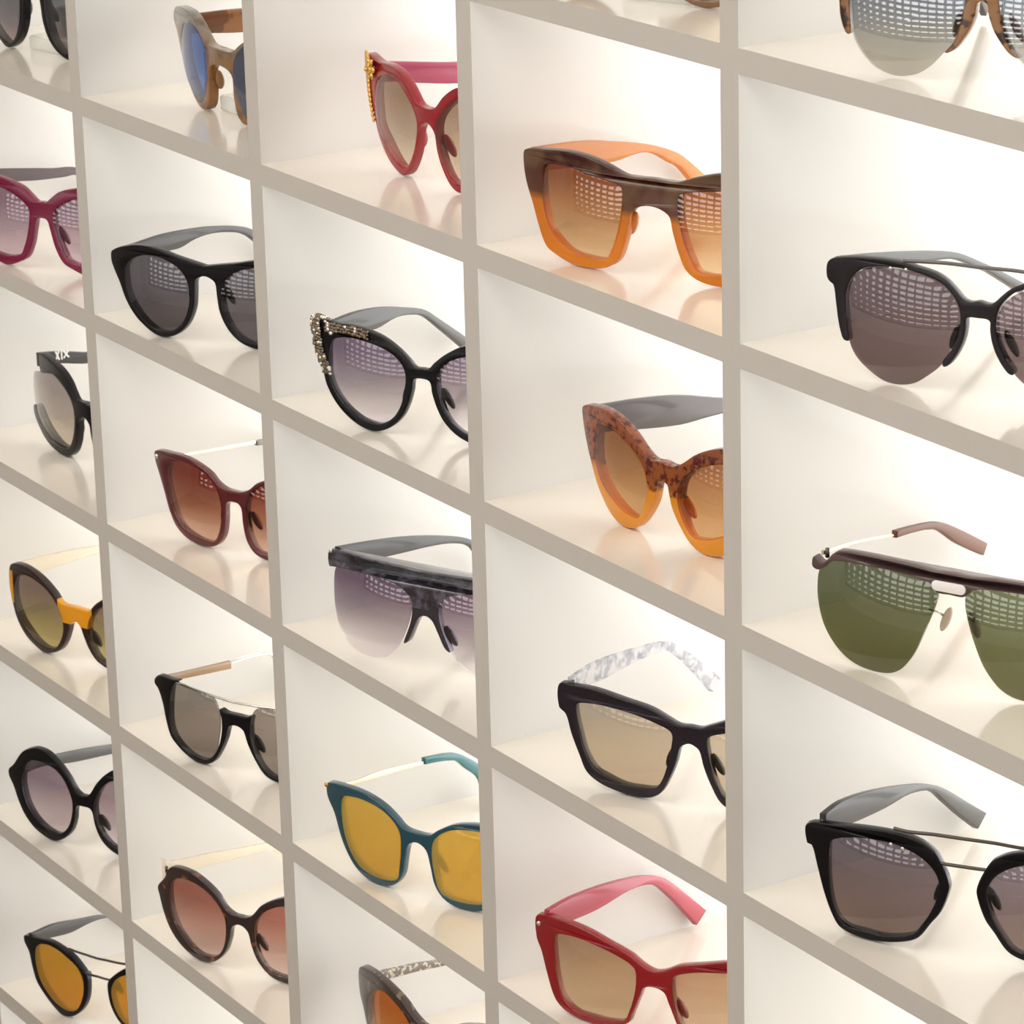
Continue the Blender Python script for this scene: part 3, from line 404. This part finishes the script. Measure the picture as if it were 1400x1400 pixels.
def make_yellow():
    m, nt, out = new_mat('tortoise_with_yellow_patches'); N = nt.nodes.new; Lk = nt.links.new
    tc = N('ShaderNodeTexCoord'); sp = N('ShaderNodeSeparateXYZ'); Lk(tc.outputs['Object'], sp.inputs[0])
    ab = N('ShaderNodeMath'); ab.operation = 'ABSOLUTE'; Lk(sp.outputs['X'], ab.inputs[0])
    lt = N('ShaderNodeMath'); lt.operation = 'LESS_THAN'; lt.inputs[1].default_value = .0165; Lk(ab.outputs[0], lt.inputs[0])
    gt = N('ShaderNodeMath'); gt.operation = 'GREATER_THAN'; gt.inputs[1].default_value = .0690; Lk(ab.outputs[0], gt.inputs[0])
    zl = N('ShaderNodeMath'); zl.operation = 'LESS_THAN'; zl.inputs[1].default_value = .052; Lk(sp.outputs['Z'], zl.inputs[0])
    zg = N('ShaderNodeMath'); zg.operation = 'GREATER_THAN'; zg.inputs[1].default_value = .0285; Lk(sp.outputs['Z'], zg.inputs[0])
    mu = N('ShaderNodeMath'); mu.operation = 'MULTIPLY'; Lk(gt.outputs[0], mu.inputs[0]); Lk(zl.outputs[0], mu.inputs[1])
    ad = N('ShaderNodeMath'); ad.operation = 'MAXIMUM'; Lk(lt.outputs[0], ad.inputs[0]); Lk(mu.outputs[0], ad.inputs[1])
    m3 = N('ShaderNodeMath'); m3.operation = 'MULTIPLY'; Lk(ad.outputs[0], m3.inputs[0]); Lk(zg.outputs[0], m3.inputs[1])
    mx = N('ShaderNodeMix'); mx.data_type = 'RGBA'; mx.inputs[6].default_value = (*lin((50, 22, 18)), 1); mx.inputs[7].default_value = (*lin((238, 172, 34)), 1)
    Lk(m3.outputs[0], mx.inputs[0]); b = N('ShaderNodeBsdfPrincipled'); b.inputs['Roughness'].default_value = .25; b.inputs['Coat Weight'].default_value = .5
    Lk(mx.outputs[2], b.inputs['Base Color']); tl = N('ShaderNodeBsdfTranslucent'); Lk(mx.outputs[2], tl.inputs[0])
    ms = N('ShaderNodeMixShader'); ms.inputs[0].default_value = .3; Lk(b.outputs[0], ms.inputs[1]); Lk(tl.outputs[0], ms.inputs[2]); Lk(ms.outputs[0], out.inputs[0])
    return m
yellow_patch = make_yellow()
def rivets(root, lift, key, pts, mat, r):
    for x, z in pts:
        for s in (1, -1):
            bm = bmesh.new(); add_ball(bm, (s*x*.01, wrap(x*.01)-.0002, z*.01+lift), r, (1, .5, 1))
            mesh_obj('rivet', bm, mat, root, True)
def metal_pads(root, lift, key):
    pm = solid('pale_silicone', (214, 200, 186), see=.3, clear=.3)
    for s in (1, -1):
        bm = bmesh.new()
        add_tube(bm, [(s*.0115, .0025, .034+lift), (s*.0085, .007, .032+lift), (s*.0075, .010, .029+lift)], .0006)
        arm = mesh_obj('pad_arm', bm, silver, root, True)
        bm = bmesh.new(); add_ball(bm, (s*.0072, .0112, .0275+lift), .0065, (.3, .5, 1), Matrix.Rotation(s*R(-20), 3, 'Y'), 12)
        mesh_obj('nose_pad', bm, pm, root, True)
def emblem_bar(root, lift, key):
    bm = bmesh.new(); pts = []
    z = EMB_Z + lift
    for i in range(13):
        t = math.pi/2 + math.pi*i/12; pts.append((-.0062 + .0024*math.cos(t), z + .0024*math.sin(t)))
    for i in range(13):
        t = -math.pi/2 + math.pi*i/12; pts.append((.0062 + .0024*math.cos(t), z + .0024*math.sin(t)))
    tag(slab('bridge_plate', [pts], .0012, .0003, lambda x, y, d: (x, wrap(x)-.0009-d, y), pbr('white_metal_enamel', (244, 238, 232), .25), root), 'pale pill-shaped metal plate')
EMB_Z = .0476
def gold_leaf(root, lift, key):
    rnd = random.Random(3)
    for s in (1, -1):
        bm = bmesh.new(); cx, cz = .0665, .0545+lift
        for ring, (rr, n, L) in enumerate(((.0035, 6, .0034), (.0015, 5, .0028))):
            for i in range(n):
                a = 2*math.pi*(i+.5*ring)/n
                x, z = cx+rr*math.cos(a), cz+rr*math.sin(a)
                add_ball(bm, (-s*x, wrap(x)-.0016-ring*.0012, z), L, (1, .35, .55), Matrix.Rotation(s*a, 3, 'Y'), 8)
        add_ball(bm, (-s*cx, wrap(cx)-.0042, cz), .0014, seg=8)
        for i in range(5):                                      # pointed leaf at the very corner
            x, z = .0705+.0009*i, .0575+.0012*i+lift; add_ball(bm, (-s*x, wrap(x)-.001, z), .0030-.0004*i, (1, .5, 1), seg=8)
        for i in range(11):                                     # trail of beads down the outer rim
            t = i/10; x = .0730-.0035*t*t*2; z = .0510-.026*t+lift
            add_ball(bm, (-s*x, wrap(x)-.0006, z), .0019-.0007*t, (1, .7, 1.2), seg=8)
        tag(mesh_obj('gold_ornament', bm, gold, root, True), 'gold flower and leaf ornament')
def crystals(root, lift, key):
    D = DATA[key]; rnd = random.Random(5)
    cm_ = [pbr('crystal_pale', (235, 225, 205), .1, .3), pbr('crystal_bronze', (124, 104, 80), .15, .5), pbr('crystal_smoke', (96, 88, 84), .1, .5)]
    H = [(x*.01, z*.01+lift) for x, z in D['half']]; path = spline(H, False, 8)
    lo = [p for p in path if p[0] < -.035 and p[1] > .030]
    for s in (1, -1):
        bm = bmesh.new(); mats = []
        for i in range(0, len(lo)):
            x, z = lo[i]
            for k in range(4 if x < -.062 else 3):
                # step inwards from the outline
                dx = .0010 + .0018*k; ix = x + (dx if x < -.066 else .0); iz = z - (.0010 if x > -.066 else .0002) - .0017*k*(x > -.068)
                n0 = len(bm.faces); add_ball(bm, (s*(ix+rnd.uniform(-.0004, .0004)), wrap(ix)-.0004, iz+rnd.uniform(-.0004, .0004)), rnd.uniform(.0008, .0013), seg=6)
                bm.faces.ensure_lookup_table(); mi = rnd.choice((0, 1, 1, 1, 2, 2, 2))
                for f in bm.faces[n0:]: f.material_index = mi
        o = mesh_obj('crystal_trim', bm, cm_[0], root); o.data.materials.append(cm_[1]); o.data.materials.append(cm_[2])
        tag(o, 'band of small bronze and clear crystals', kind=None)
def white_emblem(root, lift, key):
    D = DATA[key]; a0, inw = D['a0']*.01, D['inw']; wm = pbr('white_enamel', (250, 248, 244), .3)
    for s in (1, -1):
        bm = bmesh.new()
        for (p, q) in (((.024, .0565), (.0265, .0625)), ((.0265, .0565), (.024, .0625)), ((.030, .057), (.034, .062)), ((.030, .062), (.034, .057)), ((.0285, .0562), (.0285, .0626))):
            add_tube(bm, [(s*(-a0+p[0]*inw+.0019), p[0], p[1]), (s*(-a0+q[0]*inw+.0019), q[0], q[1])], .0007, 6)
        tag(mesh_obj('arm_emblem', bm, wm, root), 'white emblem')
# E column, nearest, right of the last divider --------------------------------
sunglasses('E1', 1, 4, 'blue-grey mirrored aviators with brown tortoise half rims, cut off at the top right', lens_mat('mirror_grey_blue', (104, 116, 136), (180, 178, 168), .12),
           solid('brown_tortoise', (150, 105, 62), see=.15, spots=((60, 32, 20),), spot_scale=120), smoke)
g, l = sunglasses('E2', 2, 4, 'dark grey round sunglasses with open-bottom rims and a double bridge, right column', lens_mat('plum_grey', (108, 94, 100), (108, 92, 92), .05),
           solid('charcoal_acetate', (26, 20, 23), rough=.35, coat=.15, spec=.3), grey_sheen_temple, wire=solid('grey_bar', (90, 84, 84)))
rivets(g, l, 'E2', [(-4.35, 5.35), (-3.55, 5.4)], silver, .0009)
g, l = sunglasses('E3', 3, 4, 'olive green aviators with a brown bar across the top and gold arms', lens_mat('olive_green', (98, 106, 82), (96, 96, 60), .05),
           solid('dark_brown_bar', (84, 60, 58), rough=.45), pale_gold, solid('brown_tip', (104, 64, 46), rough=.45, coat=.1), pads=False, wire=None)
metal_pads(g, l, 'E3'); emblem_bar(g, l, 'E3')
g, l = sunglasses('E4', 4, 4, 'black square sunglasses with purple-grey lenses and two thin metal bridges, bottom right', lens_mat('violet_grey', (108, 98, 108), (124, 106, 100), .05),
           black(), grey_sheen_temple, wire=gunmetal)
rivets(g, l, 'E4', [(-3.6, 5.0), (-3.0, 4.9)], silver, .0010)
# D column ---------------------------------------------------------------------
sunglasses('D1', 2, 3, 'chunky square sunglasses, brown above and orange below, with brown gradient lenses', lens_mat('brown_gradient', (138, 84, 52), (220, 192, 152), .06, mid=(184, 140, 98)),
           acetate('amber_brown_fade', [(0, (226, 142, 24)), (.52, (220, 132, 24)), (.60, (110, 62, 40)), (1, (74, 26, 20))], 0, .058, see=.35, spots=((116, 82, 54), .034), spot_scale=48, spot_lo=.46, spot_hi=.6),
           solid('amber_horn', (224, 154, 72), see=.5), thick=.006)
sunglasses('D2', 3, 3, 'cat-eye sunglasses, mottled red-brown above and amber below, with wide grey arms', lens_mat('brown_gradient_soft', (142, 96, 62), (212, 172, 124), .04),
           acetate('mottled_amber_fade', [(0, (232, 158, 34)), (.42, (228, 148, 34)), (.50, (156, 84, 34)), (1, (160, 84, 50))], 0, .06, see=.25, spots=((92, 24, 20), .026), spot_scale=240, spot_lo=.48, spot_hi=.62),
           smoke, thick=.006)
sunglasses('D3', 4, 3, 'black-purple square sunglasses with pale beige lenses and clear patterned arms', lens_mat('pale_beige', (176, 164, 148), (196, 180, 158), .03),
           solid('aubergine_acetate', (26, 14, 26), rough=.3, coat=.2, spec=.35), clear_pattern)
g, l = sunglasses('D4', 5, 3, 'bright red square sunglasses with pinkish red arms and brown lenses', lens_mat('warm_brown', (166, 134, 106), (204, 184, 156), .04),
           solid('red_acetate', (150, 6, 18), see=.15), solid('rose_acetate', (188, 70, 88), see=.25), hinge=silver)
rivets(g, l, 'D4', [(-7.75, 4.55)], silver, .0014)
sunglasses('D0', 1, 3, 'brown sunglasses cut off by the top edge, above the orange pair', lens_mat('brown_plain', (150, 128, 108), (190, 170, 150), .05),
           solid('hazel_acetate', (120, 86, 60)), smoke)
# C column ---------------------------------------------------------------------
g, l = sunglasses('C1', 2, 2, 'crimson cat-eye sunglasses with gold ornaments at the corners and pink arms', lens_mat('pale_brown_gradient', (150, 126, 104), (208, 196, 178), .04),
           solid('crimson_acetate', (150, 8, 26), see=.05, coat=.3), solid('pink_acetate', (178, 66, 100), see=.2), thick=.006)
gold_leaf(g, l, 'C1')
g, l = sunglasses('C2', 3, 2, 'black cat-eye sunglasses studded with crystals along the brow', lens_mat('lilac_gradient', (118, 102, 122), (234, 230, 236), .05, mid=(164, 156, 164)),
           black('black_cat_acetate'), grey_sheen_temple, thick=.005)
crystals(g, l, 'C2')
g, l = sunglasses('C3', 4, 2, 'flat-topped smoky sunglasses with a straight dark brow bar and rimless lower lenses', lens_mat('plum_gradient', (108, 88, 108), (232, 228, 234), .06, mid=(164, 154, 164)),
           acetate('marbled_smoke', [(0, (40, 30, 38)), (1, (38, 34, 42))], spots=((86, 82, 92), .038), spot_scale=120, spot_lo=.44, spot_hi=.62), grey_sheen_temple)
rivets(g, l, 'C3', [(-7.15, 5.75)], silver, .0013)
g, l = sunglasses('C4', 5, 2, 'teal sunglasses with yellow lenses, gold arms and teal arm tips', lens_mat('amber_mirror', (196, 150, 42), (200, 150, 44), .04, tint=(1, .85, .4), diffuse=.35),
           solid('teal_acetate', (8, 66, 80)), pale_gold, solid('teal_tip', (40, 112, 118), see=.1), hinge=gold)
rivets(g, l, 'C4', [(-7.75, 4.9)], gold, .0016)
sunglasses('C5', 6, 2, 'snake-patterned brown cat-eye sunglasses with orange lenses, cut off at the bottom edge', lens_mat('burnt_orange', (176, 96, 40), (206, 156, 84), .05),
           solid('dark_brown_shell', (50, 28, 20), spots=((104, 90, 74),), spot_scale=150, spot_lo=.56, spot_hi=.62), solid('snake_arm', (104, 94, 84), spots=((196, 184, 164),), spot_scale=420), thick=.006)
# B column ---------------------------------------------------------------------
sunglasses('B1', 2, 1, 'tan and gold sunglasses with blue lenses, seen almost from the side at the top', lens_mat('cobalt_blue', (70, 98, 160), (100, 126, 180), .16, tint=(.8, .85, 1)),
           acetate('honey_horn', [(0, (150, 98, 40)), (.6, (140, 100, 58)), (.85, (126, 116, 100)), (1, (120, 114, 104))], 0, .06, see=.15, spots=((90, 56, 30),), spot_scale=90, spot_lo=.52, spot_hi=.75), solid('tan_arm', (150, 98, 54), see=.2, spots=((110, 62, 30),), spot_scale=80), thick=.007)
sunglasses('B2', 3, 1, 'thick black round sunglasses with a straight top bar and dark grey lenses', lens_mat('dark_grey', (100, 96, 104), (92, 86, 92), .05),
           black('black_round_acetate'), grey_sheen_temple, thick=.0055)
g, l = sunglasses('B3', 4, 1, 'dark red sunglasses with thin gold arms and red-brown gradient lenses', lens_mat('oxblood_gradient', (112, 46, 34), (206, 172, 152), .05, mid=(150, 98, 74)),
           solid('oxblood_acetate', (84, 6, 16)), pale_gold, solid('grey_tip', (120, 110, 104)), hinge=gold)
rivets(g, l, 'B3', [(-7.2, 5.0)], silver, .0016)
g, l = sunglasses('B4', 5, 1, 'black sunglasses with a thin wire brow and tan arms ending in thin wire', lens_mat('neutral_grey', (136, 128, 122), (134, 124, 118), .05),
           black('black_half_acetate'), solid('tan_grey_arm', (150, 114, 68), see=.1), silver, wire=silver)
sunglasses('B5', 6, 1, 'dark tortoise round sunglasses with cream arms and pink-brown lenses', lens_mat('rose_brown_gradient', (150, 96, 84), (204, 184, 178), .05, mid=(176, 140, 130)),
           solid('dark_tortoise', (40, 18, 14), spots=((110, 66, 34),), spot_scale=110, spot_lo=.6, spot_hi=.68), cream_clear)
# A column, farthest -----------------------------------------------------------
sunglasses('A1', 2, 0, 'black sunglasses with teal-grey lenses in the top left corner', lens_mat('teal_grey', (84, 94, 98), (150, 134, 138), .06),
           black('black_square_acetate'), grey_sheen_temple, thick=.006)
sunglasses('A2', 3, 0, 'magenta sunglasses with pinkish grey gradient lenses and grey arms at the left edge', lens_mat('pink_grey_gradient', (136, 112, 128), (216, 198, 208), .06),
           solid('magenta_acetate', (132, 14, 62), see=.25), solid('mauve_grey_arm', (92, 82, 84), coat=0, spec=.2, rough=.6), thick=.0055)
g, l = sunglasses('A3', 4, 0, 'black cat-eye sunglasses with bare-edged pale lenses and a white emblem inside the arm', lens_mat('mushroom_gradient', (156, 144, 142), (204, 194, 178), .05),
           black('black_butterfly_acetate'), grey_sheen_temple, thick=.006)
white_emblem(g, l, 'A3')
sunglasses('A4', 5, 0, 'brown tortoise cat-eye sunglasses with a yellow bridge and yellow side patches', lens_mat('khaki_gradient', (120, 100, 92), (186, 172, 122), .05, mid=(140, 128, 92)),
           yellow_patch, cream_clear, thick=.0055)
sunglasses('A5', 6, 0, 'black perfectly round oversized sunglasses with mauve-grey lenses', lens_mat('mauve_gradient', (144, 126, 138), (216, 206, 212), .05),
           black('black_circle_acetate'), grey_sheen_temple, thick=.0055)
sunglasses('A6', 7, 0, 'dark sunglasses with golden amber lenses and two thin metal bridges, bottom left', lens_mat('golden_amber', (182, 124, 24), (200, 128, 30), .05, tint=(1, .85, .5), diffuse=.3),
           black('plum_black_acetate'), grey_sheen_temple, wire=gunmetal)

# clear stands under the pairs in the upper cubbies ------------------------------
clear_mat = solid('clear_acrylic', (244, 244, 240), clear=.6, coat=1, rough=.1)
frost_mat = solid('frosted_acrylic', (246, 245, 240), see=.5, rough=.3)
for key, sh, col, lab in (('A1', 2, 0, 'small clear acrylic stand under the black pair in the top left corner'),
                          ('B1', 2, 1, 'small clear acrylic stand under the blue-lensed tan pair'),
                          ('D0', 1, 3, 'small clear acrylic stand under the brown pair cut off at the top')):
    D = DATA[key]; st = bpy.data.objects.new('acrylic_stand', None); C.objects.link(st)
    tag(st, lab, 'display stand', 'acrylic stands under the upper sunglasses')
    st.location = (col*COLW + D['cx']*.01 + .004, D['cy']*.01 + .016, shelf_z(sh)); st.rotation_euler = (0, 0, R(D['yaw']))
    tag(box('base_plate', -.026, .026, -.006, .03, .0002, .010, clear_mat, st, .0012), 'clear base plate')
    bm = bmesh.new(); w0, w1, h = .011, .006, STAND_H[key]
    v = [bm.verts.new(p) for p in ((-w0, .0, .010), (w0, .0, .010), (w0, .016, .010), (-w0, .016, .010), (-w1, .001, h), (w1, .001, h), (w1, .010, h), (-w1, .010, h))]
    for f in ((0,3,2,1),(4,5,6,7),(0,1,5,4),(1,2,6,5),(2,3,7,6),(3,0,4,7)): bm.faces.new([v[i] for i in f])
    bmesh.ops.bevel(bm, geom=bm.edges[:], offset=.0015, segments=3, affect='EDGES')
    tag(mesh_obj('riser', bm, frost_mat, st, True), 'frosted riser')
